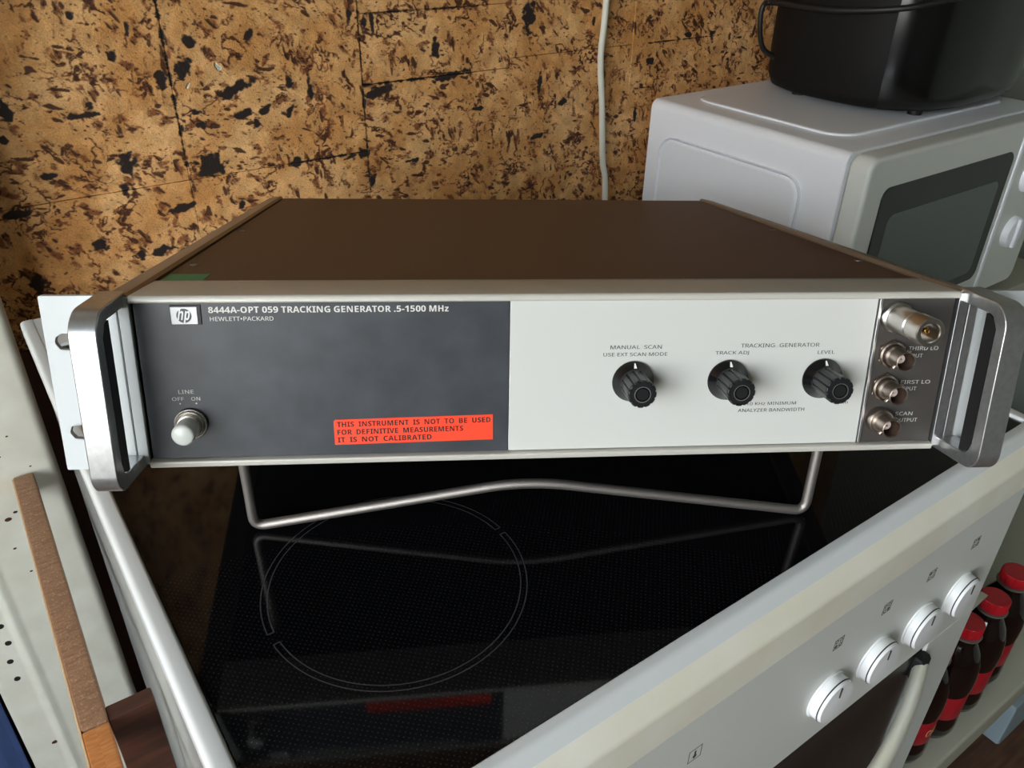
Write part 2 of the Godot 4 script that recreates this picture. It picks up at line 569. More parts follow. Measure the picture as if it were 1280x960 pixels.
# a cork sheet in front of the wall with its corners rounded back, mapped over 1.6 x 0.8 m
func cork_tile(lo: Vector2, hi: Vector2, z0: float, z1: float, parent: Node) -> void:
	var st := sb()
	var g := 0.0002
	var b := 0.0004
	var c := [Vector2(lo.x + g, lo.y + g), Vector2(hi.x - g, lo.y + g), Vector2(hi.x - g, hi.y - g), Vector2(lo.x + g, hi.y - g)]
	var mid := (lo + hi) / 2.0
	var put := func(p: Vector3, n: Vector3) -> void:
		st.set_normal(n)
		st.set_uv(Vector2(p.x / 1.6, (0.6 - p.y) / 0.8))
		st.set_tangent(Plane(Vector3.RIGHT, 1.0))
		st.add_vertex(p)
	var face := func(a: Vector3, d: Vector3, e: Vector3, n: Vector3) -> void:
		if (d - a).cross(e - a).dot(n) > 0.0:
			var t := d; d = e; e = t
		put.call(a, n); put.call(d, n); put.call(e, n)
	var inn := []
	for q in c:
		inn.append(Vector2(q.x + signf(mid.x - q.x) * b, q.y + signf(mid.y - q.y) * b))
	var v3 := func(q: Vector2, z: float) -> Vector3:
		return Vector3(q.x, q.y, z)
	face.call(v3.call(inn[0], z1), v3.call(inn[1], z1), v3.call(inn[2], z1), Vector3.BACK)
	face.call(v3.call(inn[0], z1), v3.call(inn[2], z1), v3.call(inn[3], z1), Vector3.BACK)
	for i in 4:
		var j := (i + 1) % 4
		var n2: Vector2 = ((c[i] + c[j]) / 2.0 - mid).normalized()
		var n := Vector3(n2.x, n2.y, 0.8).normalized()
		face.call(v3.call(c[i], z1 - b), v3.call(c[j], z1 - b), v3.call(inn[j], z1), n)
		face.call(v3.call(c[i], z1 - b), v3.call(inn[j], z1), v3.call(inn[i], z1), n)
		n = Vector3(n2.x, n2.y, 0.0)
		face.call(v3.call(c[i], z0), v3.call(c[j], z0), v3.call(c[j], z1 - b), n)
		face.call(v3.call(c[i], z0), v3.call(c[j], z1 - b), v3.call(c[i], z1 - b), n)
	obj("cork_tile", st, M.cork, parent)

func room() -> void:
	slab("floor", Vector3(-1.37, FLOOR - 0.1, WALL_Z - 0.15), Vector3(1.75, FLOOR, 2.6), M.floor, "brown floor seen between the bench legs at lower right", "floor")
	slab("ceiling", Vector3(-1.37, 1.6, WALL_Z - 0.15), Vector3(1.75, 1.7, 2.6), M.ceiling, "plain white ceiling of the kitchen above the stove", "ceiling")
	slab("added_shade_board", Vector3(-1.25, FLOOR, WALL_Z - 0.004), Vector3(1.62, -0.065, WALL_Z + 0.0045), M.gap_shade, "added dark brown board standing in for the shade on the cork wall in the gap left of the stove", "shade_board")  # added board: darkens the low cork, which only lies in shade there
	var back := slab("wall_back", Vector3(-1.37, FLOOR, WALL_Z - 0.15), Vector3(1.75, 1.6, WALL_Z - 0.006), M.cavity, "wall behind the stove faced with flecked brown cork", "wall")
	var xs := [-1.26, -1.01, -0.81, -0.61, -0.41, -0.21, -0.01, 0.1895, 0.3915, 0.592, 0.792, 0.992, 1.192, 1.392, 1.72]
	var rg := RandomNumberGenerator.new()
	rg.seed = 4
	for i in xs.size() - 1:
		var ys := [FLOOR, -0.5235, -0.2235, 0.0765, 0.3765, 0.6765, 1.0, 1.6]
		if i == 8:
			ys = [FLOOR, -0.5, -0.151, 0.149, 0.2215, 0.5215, 0.8215, 1.15, 1.6]
		elif i > 8 and i % 2 == 1:
			ys = [FLOOR, -0.45, -0.14, 0.16, 0.46, 0.76, 1.1, 1.6]
		for j in ys.size() - 1:
			cork_tile(Vector2(xs[i], ys[j]), Vector2(xs[i + 1], ys[j + 1]), WALL_Z - 0.008, WALL_Z + rg.randf_range(-0.0008, 0.0006), back)
	slab("wall_right", Vector3(1.62, FLOOR, WALL_Z - 0.15), Vector3(1.75, 1.6, 2.6), M.wall, "pale grey wall to the right of the microwave", "wall")
	slab("wall_front", Vector3(-1.37, FLOOR, 2.45), Vector3(1.75, 1.6, 2.6), M.wall_shade, "plain grey-brown wall behind the camera", "wall")
	# the wall on the left holds the window that lights the room
	var st := sb()
	var z0 := -0.15
	var z1 := 1.5
	var y0 := -0.15
	var y1 := 1.1
	box(st, Vector3(-1.37, FLOOR, WALL_Z - 0.15), Vector3(-1.25, 1.6, z0))
	box(st, Vector3(-1.37, FLOOR, z1), Vector3(-1.25, 1.6, 2.6))
	box(st, Vector3(-1.37, FLOOR, z0), Vector3(-1.25, y0, z1))
	box(st, Vector3(-1.37, y1, z0), Vector3(-1.25, 1.6, z1))
	struct(obj("wall_left", st, M.wall), "plain pale wall with the window, left of the camera", "wall")
	st = sb()
	for z in [z0, (z0 + z1) / 2 - 0.03, z1 - 0.06]:
		box(st, Vector3(-1.34, y0, z), Vector3(-1.28, y1, z + 0.06), 0.006)
	for y in [y0, y1 - 0.06]:
		box(st, Vector3(-1.338, y, z0), Vector3(-1.282, y + 0.06, z1), 0.006)
	struct(obj("window_1", st, M.window_frame), "white window frame in the wall left of the camera", "window")

# ---------------------------------------------------------------- stove
func stove() -> void:
	var s := thing("electric_stove", "white electric stove with a black glass hob under the instrument", "stove")
	var W := 0.608
	# body below the hob frame
	var st := sb()
	box(st, Vector3(0.004, FLOOR + 0.03, -0.53), Vector3(W - 0.002, -0.012, 0.05), 0.004)
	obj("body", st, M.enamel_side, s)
	# white frame round the glass: bead at the left, right and back, bullnose along the front
	st = sb()
	var bead := fillet([Vector2(0.0, -0.012), Vector2(0.0, 0.0025), Vector2(0.0115, 0.0025), Vector2(0.0115, -0.012)], [0, 0.004, 0.002, 0], true, 5)
	prism(st, bead, -0.536, 0.06)
	var mirror := PackedVector2Array()
	for q in bead:
		mirror.append(Vector2(W - q.x, q.y))
	prism(st, mirror, -0.536, 0.06)
	var yz := Transform3D(Basis(Vector3(0, 0, 1), Vector3(0, 1, 0), Vector3(1, 0, 0)), Vector3.ZERO)
	prism(st, PackedVector2Array([Vector2(-0.536, -0.012), Vector2(-0.536, 0.002), Vector2(-0.474, 0.002), Vector2(-0.474, -0.012)]), 0.006, W - 0.006, yz)
	obj("hob_frame", st, M.enamel, s)
	st = sb()
	prism(st, fillet([Vector2(0.0515, -0.0055), Vector2(0.0515, 0.0016), Vector2(0.0585, 0.0016), Vector2(0.0640, -0.0055)], [0, 0.001, 0.005, 0], true, 8), 0.0, W, yz, 0.001)
	obj("front_lip", st, M.enamel, s)
	st = sb()
	prism(st, fillet([Vector2(0.04, -0.0054), Vector2(0.0640, -0.0054), Vector2(0.0702, -0.022), Vector2(0.0685, -0.053), Vector2(0.04, -0.053)], [0, 0.0005, 0.012, 0.001, 0], true, 8), 0.0, W, yz, 0.001)
	obj("front_rail", st, M.cream, s)
	st = sb()
	box(st, Vector3(0.0118, -0.008, -0.4735), Vector3(W - 0.0118, 0.0, 0.0513), 0.0006)
	var hob := obj("glass_top", st, M.glass, s)
	# cooking zone outline: two thin printed lines closed into two arcs
	st = sb()
	var cx := 0.1261
	var cz := -0.071
	for arc in [[0.02, 3.08], [3.19, 6.23]]:
		for r in [0.0752, 0.0716]:
			var n := 64
			for k in n:
				var a: float = lerpf(arc[0], arc[1], float(k) / n)
				var b: float = lerpf(arc[0], arc[1], float(k + 1) / n)
				var p := []
				for q in [[a, r - 0.00035], [b, r - 0.00035], [b, r + 0.00035], [a, r + 0.00035]]:
					p.append(Vector3(cx + cos(q[0]) * q[1], 0.00015, cz + sin(q[0]) * q[1]))
				quad(st, p[0], p[1], p[2], p[3], Vector3.UP, Vector3.UP, Vector3.UP, Vector3.UP)
		for e in arc:
			var d := Vector3(cos(e), 0, sin(e))
			var t := Vector3(-d.z, 0, d.x) * 0.0004
			var c := Vector3(cx, 0.00015, cz)
			quad(st, c + d * 0.0714 - t, c + d * 0.0714 + t, c + d * 0.0754 + t, c + d * 0.0754 - t, Vector3.UP, Vector3.UP, Vector3.UP, Vector3.UP)
	obj("cooking_zone_outline", st, M.ring, hob)
	# control fascia
	st = sb()
	box(st, Vector3(0.002, -0.19, 0.05), Vector3(W, -0.0535, 0.068), 0.0012)
	var fascia := obj("control_fascia", st, M.fascia, s)
	for i in 5:
		var x := [0.325, 0.382, 0.439, 0.496, 0.552][i] as float
		if i == 0:
			continue
		var xf := Transform3D(Basis.IDENTITY, Vector3(x, -0.139, 0.068))
		st = sb()
		lathe(st, [Vector2(0.0200, 0.0), Vector2(0.0198, 0.0010), Vector2(0.0187, 0.0014), Vector2(0.0185, 0.0075), Vector2(0.0174, 0.0095), Vector2(0.0, 0.0100)], 40, xf)
		var k := obj("control_knob", st, M.stove_knob, s)
		st = sb()
		lathe(st, [Vector2(0.0184, 0.0066), Vector2(0.0189, 0.0068), Vector2(0.0188, 0.0074), Vector2(0.0184, 0.0076)], 40, xf)
		obj("knob_ring", st, M.mark, k)
		st = sb()
		box(st, Vector3(-0.0006, 0.006, 0.0094), Vector3(0.0006, 0.0158, 0.0104), 0.0002, xf)
		obj("pointer_line", st, M.mark, k)
	# little printed signs over the knobs
	for i in 4:
		var x := [0.377, 0.432, 0.488, 0.549][i] as float
		st = sb()
		var y := -0.084
		for e in [[-0.005, -0.005, 0.005, -0.0044], [-0.005, 0.0044, 0.005, 0.005], [-0.005, -0.005, -0.0044, 0.005], [0.0044, -0.005, 0.005, 0.005]]:
			box(st, Vector3(x + e[0], y + e[1], 0.068), Vector3(x + e[2], y + e[3], 0.0681))
		for k in 4:
			var at := Vector3(x + (0.0022 if k % 2 else -0.0022), y + (0.0022 if k > 1 else -0.0022), 0.068)
			var prof := [Vector2(0.0017, 0), Vector2(0.0017, 0.0001), Vector2(0.0011, 0.0001), Vector2(0.0011, 0)]
			if k == i:
				prof = [Vector2(0.0017, 0), Vector2(0.0017, 0.0001), Vector2(0.0, 0.0001)]
			lathe(st, prof, 16, Transform3D(Basis.IDENTITY, at))
		obj("printed_sign", st, M.mark, fascia)
	st = sb()
	var sx := 0.2425
	var sy := -0.0905
	for e in [[-0.0055, -0.0055, 0.0055, -0.005], [-0.0055, 0.005, 0.0055, 0.0055], [-0.0055, -0.0055, -0.005, 0.0055], [0.005, -0.0055, 0.0055, 0.0055]]:
		box(st, Vector3(sx + e[0], sy + e[1], 0.068), Vector3(sx + e[2], sy + e[3], 0.0681))
	box(st, Vector3(sx - 0.0008, sy - 0.003, 0.068), Vector3(sx + 0.0008, sy + 0.003, 0.0681))
	lathe(st, [Vector2(0.0017, 0), Vector2(0.0017, 0.0001), Vector2(0, 0.0001)], 16, Transform3D(Basis.IDENTITY, Vector3(sx, sy - 0.002, 0.068)))
	obj("printed_sign", st, M.mark, fascia)
	# oven door: black glass with white stiles and a bowed handle
	st = sb()
	box(st, Vector3(0.07, -0.74, 0.05), Vector3(0.538, -0.191, 0.0655), 0.001)
	var door := obj("oven_door", st, M.oven_glass, s)
	st = sb()
	box(st, Vector3(0.538, -0.8, 0.05), Vector3(W, -0.1905, 0.068), 0.001)
	box(st, Vector3(0.002, -0.8, 0.05), Vector3(0.07, -0.1905, 0.068), 0.001)
	box(st, Vector3(0.07, -0.8, 0.05), Vector3(0.538, -0.74, 0.068), 0.001)
	obj("door_surround", st, M.fascia, s)
	var path := PackedVector3Array()
	for k in 41:
		var t := k / 40.0
		var x := lerpf(0.536, 0.072, t)
		var u := absf(t - 0.5) * 2.0
		path.append(Vector3(x, -0.215, 0.069 + 0.046 * (1.0 - pow(u, 2.2))))
	st = sb()
	for k in path.size() - 1:
		pass
	strap(st, path, 0.011, 0.006)
	obj("door_handle", st, M.cream, door)
	st = sb()
	for x in [0.533, 0.075]:
		st = sb()
		box(st, Vector3(x - 0.008, -0.228, 0.064), Vector3(x + 0.008, -0.2, 0.074), 0.003)
		obj("handle_socket", st, M.cavity, door)
	st = sb()
	box(st, Vector3(0.03, FLOOR, -0.5), Vector3(W - 0.03, FLOOR + 0.032, 0.03))
	obj("plinth", st, M.cavity, s)

# an oval bar along a path that lies level
func strap(st: SurfaceTool, path: PackedVector3Array, hy: float, hz: float) -> void:
	var segs := 14
	var n := path.size()
	var rings := []
	var nn := []
	for i in n:
		var t := (path[mini(i + 1, n - 1)] - path[maxi(i - 1, 0)]).normalized()
		var w := t.cross(Vector3.UP).normalized()
		var a := []
		var b := []
		for k in segs:
			var c := Vector2.from_angle(TAU * k / segs)
			a.append(path[i] + Vector3.UP * (c.x * hy) + w * (c.y * hz))
			b.append((Vector3.UP * (c.x / hy) + w * (c.y / hz)).normalized())
		rings.append(a)
		nn.append(b)
	for i in n - 1:
		for k in segs:
			var l := (k + 1) % segs
			quad(st, rings[i][k], rings[i][l], rings[i + 1][l], rings[i + 1][k], nn[i][k], nn[i][l], nn[i + 1][l], nn[i + 1][k])
	for e in [0, n - 1]:
		var d: Vector3 = (path[e] - path[1 if e == 0 else n - 2]).normalized()
		for k in range(1, segs - 1):
			tri(st, rings[e][0], rings[e][k], rings[e][k + 1], d, d, d)

# ---------------------------------------------------------------- instrument
func instrument() -> void:
	var I := thing("signal_generator", "long low beige and grey bench instrument with side handles propped on the hob", "instrument", INST)
	var W := PANEL_W
	var yz := Transform3D(Basis(Vector3(0, 0, 1), Vector3(0, 1, 0), Vector3(1, 0, 0)), Vector3.ZERO)
	var st := sb()
	box(st, Vector3(-0.001, -0.0005, -0.424), Vector3(W + 0.001, 0.0795, -0.001), 0.001)
	obj("chassis", st, M.seam, I)
	st = sb()
	box(st, Vector3(-0.0008, 0.0785, -0.4255), Vector3(W + 0.0008, 0.0808, -0.0346), 0.0006)
	var cover := obj("top_cover", st, M.cover, I)
	for q in [[0.0058, -0.2136], [0.0062, -0.0842], [0.3997, -0.2239], [0.401, -0.0939]]:
		st = sb()
		var up := Transform3D(Basis(Vector3(1, 0, 0), Vector3(0, 0, -1), Vector3(0, 1, 0)), Vector3(q[0], 0.0808, q[1]))
		lathe(st, [Vector2(0.0026, -0.0004), Vector2(0.0026, 0.0003), Vector2(0.0018, 0.0007), Vector2(0.0, 0.0008)], 18, up)
		var sc := obj("cover_screw", st, M.steel, cover)
		st = sb()
		box(st, Vector3(q[0] - 0.002, 0.0813, q[1] - 0.0003), Vector3(q[0] + 0.002, 0.0817, q[1] + 0.0003))
		obj("screw_slot", st, M.seam, cover)
	st = sb()
	box(st, Vector3(0.0012, 0.0806, -0.0565), Vector3(0.0218, 0.0811, -0.0385))
	obj("green_label", st, M.green, cover).set_meta("label", "small green label")
	# trim round the front
	st = sb()
	prism(st, fillet([Vector2(-0.0345, 0.079), Vector2(-0.0345, 0.0817), Vector2(0.0022, 0.0826), Vector2(0.0032, 0.0792), Vector2(0.0, 0.0788)], [0, 0.0006, 0.0018, 0.001, 0], true, 4), -0.0012, W + 0.0012, yz, 0.0004)
	obj("top_trim", st, M.trim, I)
	st = sb()
	box(st, Vector3(-0.0008, 0.079, -0.0356), Vector3(W + 0.0008, 0.0820, -0.0340), 0.0004)
	obj("trim_edge", st, M.alu, I)
	st = sb()
	prism(st, fillet([Vector2(-0.03, -0.0042), Vector2(0.002, -0.0042), Vector2(0.003, -0.0008), Vector2(-0.002, -0.0002), Vector2(-0.03, -0.0002)], [0, 0.001, 0.0008, 0, 0], true, 4), -0.0012, W + 0.0012, yz, 0.0004)
	obj("bottom_trim", st, M.trim, I)
	# three front plates
	st = sb()
	box(st, Vector3(0.0, 0.0, -0.003), Vector3(0.1759, 0.0790, 0.0), 0.0003)
	var dark := obj("dark_panel", st, M.dark_panel, I)
	st = sb()
	box(st, Vector3(0.1762, 0.0, -0.003), Vector3(0.3636, 0.0790, 0.0002), 0.0003)
	var light := obj("light_panel", st, M.light_panel, I)
	st = sb()
	box(st, Vector3(0.3640, 0.0, -0.003), Vector3(0.3656, 0.0790, 0.0012), 0.0004)
	obj("divider_strip", st, M.alu, I)
	st = sb()
	box(st, Vector3(0.3660, 0.0, -0.003), Vector3(W, 0.0790, 0.0), 0.0003)
	var sock := obj("socket_panel", st, M.socket_panel, I)
	# side frames, feet of the handles, handles, ears
	for side in [-1, 1]:
		var a := -0.0128 if side < 0 else W + 0.0017
		var b := -0.0017 if side < 0 else W + 0.0128
		st = sb()
		var prof := PackedVector2Array([Vector2(-0.0017, 0.0815), Vector2(-0.0017, -0.003), Vector2(-0.0165, -0.003), Vector2(-0.0165, 0.0785), Vector2(-0.0145, 0.0808), Vector2(-0.0035, 0.0828)])
		if side > 0:
			for k in prof.size():
				prof[k].x = W - prof[k].x
		prism(st, prof, -0.4255, -0.001, Transform3D.IDENTITY, 0.0004)
		obj("side_frame", st, M.rail, I)
		# mounting face behind the handle: two strips with a groove
		st = sb()
		for q in [[0.0, 0.48], [0.54, 1.0]]:
			box(st, Vector3(lerpf(a, b, q[0]), -0.0028, -0.004), Vector3(lerpf(a, b, q[1]), 0.0815, 0.0006), 0.0004)
		obj("mounting_strip", st, M.ear if side < 0 else M.alu, I)
		st = sb()
		var yt := 0.0836
		var yb := -0.0046
		var t := 0.0068
		var ha := -0.0160 if side < 0 else W + 0.0040
		var hb := -0.0040 if side < 0 else W + 0.0160
		var h := 0.0345
		var outer := fillet([Vector2(-0.004, yt), Vector2(h, yt - 0.0015), Vector2(h + 0.001, yb + 0.001), Vector2(-0.004, yb)], [0, 0.0125, 0.0105, 0], false, 9)
		var inner := fillet([Vector2(-0.004, yb + t), Vector2(h - t, yb + t + 0.001), Vector2(h - t, yt - t - 0.001), Vector2(-0.004, yt - t)], [0, 0.007, 0.008, 0], false, 8)
		var poly := outer.duplicate()
		poly.append_array(inner)
		prism(st, poly, ha, hb, yz, 0.0007, 30.0)
		var hd := obj("handle", st, M.alu, I)
		# black inlay inside the bow
		st = sb()
		var o2 := fillet([Vector2(h - t - 0.0065, yb + t + 0.0012), Vector2(h - t - 0.0002, yb + t + 0.0012), Vector2(h - t - 0.0002, yt - t - 0.0012), Vector2(h - t - 0.0065, yt - t - 0.0012)], [0, 0.0068, 0.0078, 0], true, 8)
		var i2 := PackedVector2Array([Vector2(h - t - 0.0085, yb + t + 0.0012), Vector2(h - t - 0.0085, yt - t - 0.0012)])
		var pl := PackedVector2Array()
		for q in o2:
			pl.append(q)
		pl.append(i2[1]); pl.append(i2[0])
		prism(st, pl, ha + 0.0002, hb - 0.0002, yz)
		obj("handle_inlay", st, M.liner, hd)
		# rack ear with two oblong slots open behind the bow
		var x0 := -0.0415
		var x1 := -0.0118
		var ear := [Vector2(x1, -0.005), Vector2(x1, 0.0822), Vector2(x0, 0.0822)]
		var rr := [0.0, 0.0, 0.0008]
		for yc in [0.0602, 0.0150]:
			var nb := 8
			# bridge in from the outer edge is hair-thin, the slot itself is rounded at its outer end
			ear.append(Vector2(x0, yc + 0.00002)); rr.append(0.0)
			ear.append(Vector2(x0 + 0.0045 - 0.0002, yc + 0.00002)); rr.append(0.0)
			for k in range(1, nb):
				var an := PI - PI / 2 * k / nb
				ear.append(Vector2(x0 + 0.0085 + cos(an) * 0.0042, yc + sin(an) * 0.0042)); rr.append(0.0)
			ear.append(Vector2(x0 + 0.0085, yc + 0.0042)); rr.append(0.0)
			ear.append(Vector2(x0 + 0.0165, yc + 0.0042)); rr.append(0.0)
			ear.append(Vector2(x0 + 0.0165, yc - 0.0042)); rr.append(0.0)
			ear.append(Vector2(x0 + 0.0085, yc - 0.0042)); rr.append(0.0)
			for k in range(1, nb):
				var an := PI + PI / 2 - PI / 2 * k / nb
				ear.append(Vector2(x0 + 0.0085 + cos(an) * 0.0042, yc + sin(an) * 0.0042)); rr.append(0.0)
			ear.append(Vector2(x0 + 0.0045 - 0.0002, yc - 0.00002)); rr.append(0.0)
			ear.append(Vector2(x0, yc - 0.00002)); rr.append(0.0)
		ear.append(Vector2(x0, -0.005)); rr.append(0.0008)
		var ep := fillet(ear, rr, true, 3)
		if side > 0:
			for k in ep.size():
				ep[k].x = W - ep[k].x
		st = sb()
		prism(st, ep, -0.0035, -0.0005)
		obj("rack_ear", st, M.ear, I)
	# front badge
	st = sb()
	box(st, Vector3(0.0165, 0.0683, 0), Vector3(0.0305, 0.0778, 0.0006), 0.0002)
	var badge := obj("maker_badge", st, M.liner, dark)
	st = sb()
	box(st, Vector3(0.0168, 0.0686, 0.0004), Vector3(0.0289, 0.0769, 0.0010), 0.0002)
	obj("badge_plate", st, M.badge_white, badge)
	st = sb()
	lathe(st, [Vector2(0.0034, 0.0008), Vector2(0.0034, 0.0012), Vector2(0, 0.0012)], 32, Transform3D(Basis.IDENTITY, Vector3(0.02285, 0.0728, 0)))
	obj("badge_disc", st, M.badge_dark, badge)
	letters(badge, "hp", 0.0202, 0.0255, 0.0728, 0.0078, 0.00124, M.badge_white, "Droid Sans", 0.22, 0.0, 700).name = "badge_letters"
	var P := M.white_print as Material
	letters(dark, "8444A-OPT 059 TRACKING GENERATOR .5-1500 MHz", 0.0338, 0.1462, 0.0752, 0.0031, 0.00006, P, "Droid Sans", 0.0, 0.0, 700)
	letters(dark, "HEWLETT•PACKARD", 0.0342, 0.0634, 0.0709, 0.0020, 0.00006, P)
	letters(dark, "LINE", 0.0158, 0.0229, 0.0348, 0.0019, 0.00006, P)
	letters(dark, "OFF", 0.0124, 0.0180, 0.0312, 0.0018, 0.00006, P)
	letters(dark, "ON", 0.0214, 0.0256, 0.0312, 0.0018, 0.00006, P)
	st = sb()
	for q in [0.0160, 0.0236]:
		lathe(st, [Vector2(0.0004, 0), Vector2(0.0004, 0.0002), Vector2(0, 0.0002)], 10, Transform3D(Basis.IDENTITY, Vector3(q, 0.0288, 0)))
	obj("switch_dot", st, P, dark)
	# orange warning sticker
	st = sb()
	prism(st, PackedVector2Array([Vector2(0.0887, 0.0054), Vector2(0.1682, 0.0065), Vector2(0.1681, 0.0201), Vector2(0.0895, 0.0189), Vector2(0.0886, 0.0179)]), 0.0, 0.0003)
	var stk := obj("warning_sticker", st, M.sticker, dark)
	var tilt := 0.0145
	letters(stk, "THIS  INSTRUMENT  IS  NOT  TO  BE  USED", 0.0902, 0.1669, 0.01685, 0.0027, 0.00036, M.sticker_print, "Droid Sans", 0.0, tilt, 700)
	letters(stk, "FOR  DEFINITIVE  MEASUREMENTS", 0.0902, 0.1530, 0.01255, 0.0027, 0.00036, M.sticker_print, "Droid Sans", 0.0, tilt, 700)
	letters(stk, "IT  IS  NOT  CALIBRATED", 0.0902, 0.1370, 0.00835, 0.0027, 0.00036, M.sticker_print, "Droid Sans", 0.0, tilt, 700)
	# legends of the light panel
	var D := M.dark_print as Material
	letters(light, "MANUAL  SCAN", 0.2267, 0.2529, 0.0547, 0.0019, 0.00026, D)
	letters(light, "USE EXT SCAN MODE", 0.2233, 0.2561, 0.0509, 0.0018, 0.00026, D)
	letters(light, "TRACKING  GENERATOR", 0.2940, 0.3356, 0.0548, 0.0020, 0.00026, D)
	letters(light, "TRACK ADJ", 0.2810, 0.2986, 0.0509, 0.0022, 0.00026, D)
	letters(light, "LEVEL", 0.3352, 0.3442, 0.0508, 0.0018, 0.00026, D)
	letters(light, "10 KHz MINIMUM", 0.3005, 0.3272, 0.0232, 0.0017, 0.00026, D)
	letters(light, "ANALYZER BANDWIDTH", 0.2962, 0.3322, 0.0196, 0.0018, 0.00026, D)
	letters(light, "dBm", 0.3490, 0.3556, 0.0232, 0.0018, 0.00026, D)
	letters(sock, "THIRD LO", 0.3842, 0.4005, 0.0522, 0.0020, 0.00006, P)
	letters(sock, "OUTPUT", 0.3800, 0.3927, 0.0482, 0.0020, 0.00006, P)
	letters(sock, "FIRST LO", 0.3833, 0.3995, 0.0337, 0.0020, 0.00006, P)
	letters(sock, "OUTPUT", 0.3800, 0.3926, 0.0300, 0.0020, 0.00006, P)
	letters(sock, "SCAN", 0.3834, 0.3930, 0.0159, 0.0020, 0.00006, P)
	letters(sock, "OUTPUT", 0.3838, 0.3963, 0.0122, 0.0020, 0.00006, P)
	# fluted knobs
	for x in [0.2391, 0.2887, 0.3391]:
		var xf := Transform3D(Basis.IDENTITY, Vector3(x, 0.0368, 0.0))
		st = sb()
		lathe(st, [Vector2(0.0104, 0.0004), Vector2(0.0108, 0.0012), Vector2(0.0105, 0.0020), Vector2(0.0076, 0.0045), Vector2(0.0072, 0.0056), Vector2(0.0, 0.0060)], 44, xf)
		var k := obj("tuning_knob", st, M.black_knob, I)
		st = sb()
		var poly := PackedVector2Array()
		for q in 96:
			var f := q / 96.0 * 12.0
			var d: float = absf(f - roundf(f))
			poly.append(Vector2.from_angle(TAU * q / 96 + 0.2) * (0.0072 - 0.0007 * smoothstep(0.16, 0.02, d)))
		prism(st, poly, 0.0045, 0.0210, xf, 0.0008, 25.0)
		obj("knob_grip", st, M.black_grip, k)
		st = sb()
		lathe(st, [Vector2(0.0040, 0.0209), Vector2(0.0041, 0.0213), Vector2(0.00375, 0.0213), Vector2(0.00365, 0.0209)], 36, xf)
		obj("knob_cap_ring", st, M.steel, k)
		st = sb()
		lathe(st, [Vector2(0.0037, 0.0211), Vector2(0.0, 0.0206)], 36, xf)
		obj("knob_cap", st, M.black_knob, k)
		st = sb()
		var at := xf * Transform3D(Basis(Vector3(1, 0, 0), -0.71), Vector3(0, 0.0090, 0.00345))
		prism(st, PackedVector2Array([Vector2(-0.0007, -0.0014), Vector2(0.0007, -0.0014), Vector2(0.00025, 0.0014), Vector2(-0.00025, 0.0014)]), -0.0004, 0.0002, at)
		obj("knob_pointer", st, M.badge_white, k)
	# line switch
	var sw := Transform3D(Basis.IDENTITY, Vector3(0.0202, 0.0186, 0.0))
	st = sb()
	var nut := PackedVector2Array()
	for q in 120:
		nut.append(Vector2.from_angle(TAU * q / 120) * (0.0080 if q % 2 else 0.0077))
	prism(st, nut, 0.0, 0.0022, sw, 0.0004, 5.0)
	lathe(st, [Vector2(0.0074, 0.0020), Vector2(0.0072, 0.0030), Vector2(0.0066, 0.0026), Vector2(0.0063, 0.0042), Vector2(0.0058, 0.0038), Vector2(0.0056, 0.0052), Vector2(0.0, 0.0052)], 40, sw, 20.0)
	var swo := obj("line_switch", st, M.chrome, I)
	st = sb()
	var lean := sw * Transform3D(Basis(Vector3(1, 0, 0), 0.05) * Basis(Vector3(0, 1, 0), -0.02), Vector3.ZERO)
	lathe(st, [Vector2(0.0051, 0.004), Vector2(0.0054, 0.0135), Vector2(0.0052, 0.0146), Vector2(0.0042, 0.0155), Vector2(0.0, 0.0158)], 36, lean, 50.0)
	obj("switch_cap", st, M.switch_cap, swo).set_meta("label", "off-white plastic switch cap")
	# sockets
	var n := Transform3D(Basis.IDENTITY, Vector3(0.3738, 0.0692, 0.0))
	st = sb()
	lathe(st, [Vector2(0.0080, 0.0), Vector2(0.0080, 0.0035), Vector2(0.0069, 0.0042), Vector2(0.0068, 0.0185), Vector2(0.0063, 0.0190), Vector2(0.0063, 0.0200), Vector2(0.0071, 0.0206), Vector2(0.0072, 0.0310), Vector2(0.0067, 0.0318), Vector2(0.0050, 0.0318), Vector2(0.0046, 0.0312), Vector2(0.0046, 0.0180), Vector2(0.0, 0.0180)], 44, n, 30.0)
	var nc := obj("large_socket", st, M.chrome, I)
	st = sb()
	lathe(st, [Vector2(0.0014, 0.0178), Vector2(0.0014, 0.0285), Vector2(0.0011, 0.0288), Vector2(0.0006, 0.0286), Vector2(0.0006, 0.0240), Vector2(0, 0.0240)], 20, n)
	obj("gold_contact", st, M.gold, nc)
	for q in [[0.3748, 0.0495, true], [0.3741, 0.0314, true], [0.3736, 0.0134, false]]:
		var b := Transform3D(Basis.IDENTITY, Vector3(q[0], q[1], 0.0))
		st = sb()
		if q[2]:
			var hex := PackedVector2Array()
			for k in 6:
				hex.append(Vector2.from_angle(TAU * k / 6 + 0.5) * 0.0078)
			prism(st, hex, 0.0, 0.0020, b, 0.0004)
			lathe(st, [Vector2(0.0070, 0.0016), Vector2(0.0069, 0.0028), Vector2(0.0060, 0.0032), Vector2(0.0056, 0.0026)], 36, b, 30.0)
		else:
			lathe(st, [Vector2(0.0068, 0.0), Vector2(0.0067, 0.0048), Vector2(0.0062, 0.0054), Vector2(0.005, 0.0056)], 36, b, 30.0)
		lathe(st, [Vector2(0.0056, 0.0), Vector2(0.0055, 0.0056), Vector2(0.0047, 0.0066), Vector2(0.0047, 0.0142), Vector2(0.0049, 0.0148), Vector2(0.0045, 0.0150), Vector2(0.0043, 0.0146), Vector2(0.0043, 0.0060), Vector2(0.0, 0.0060)], 36, b, 25.0)
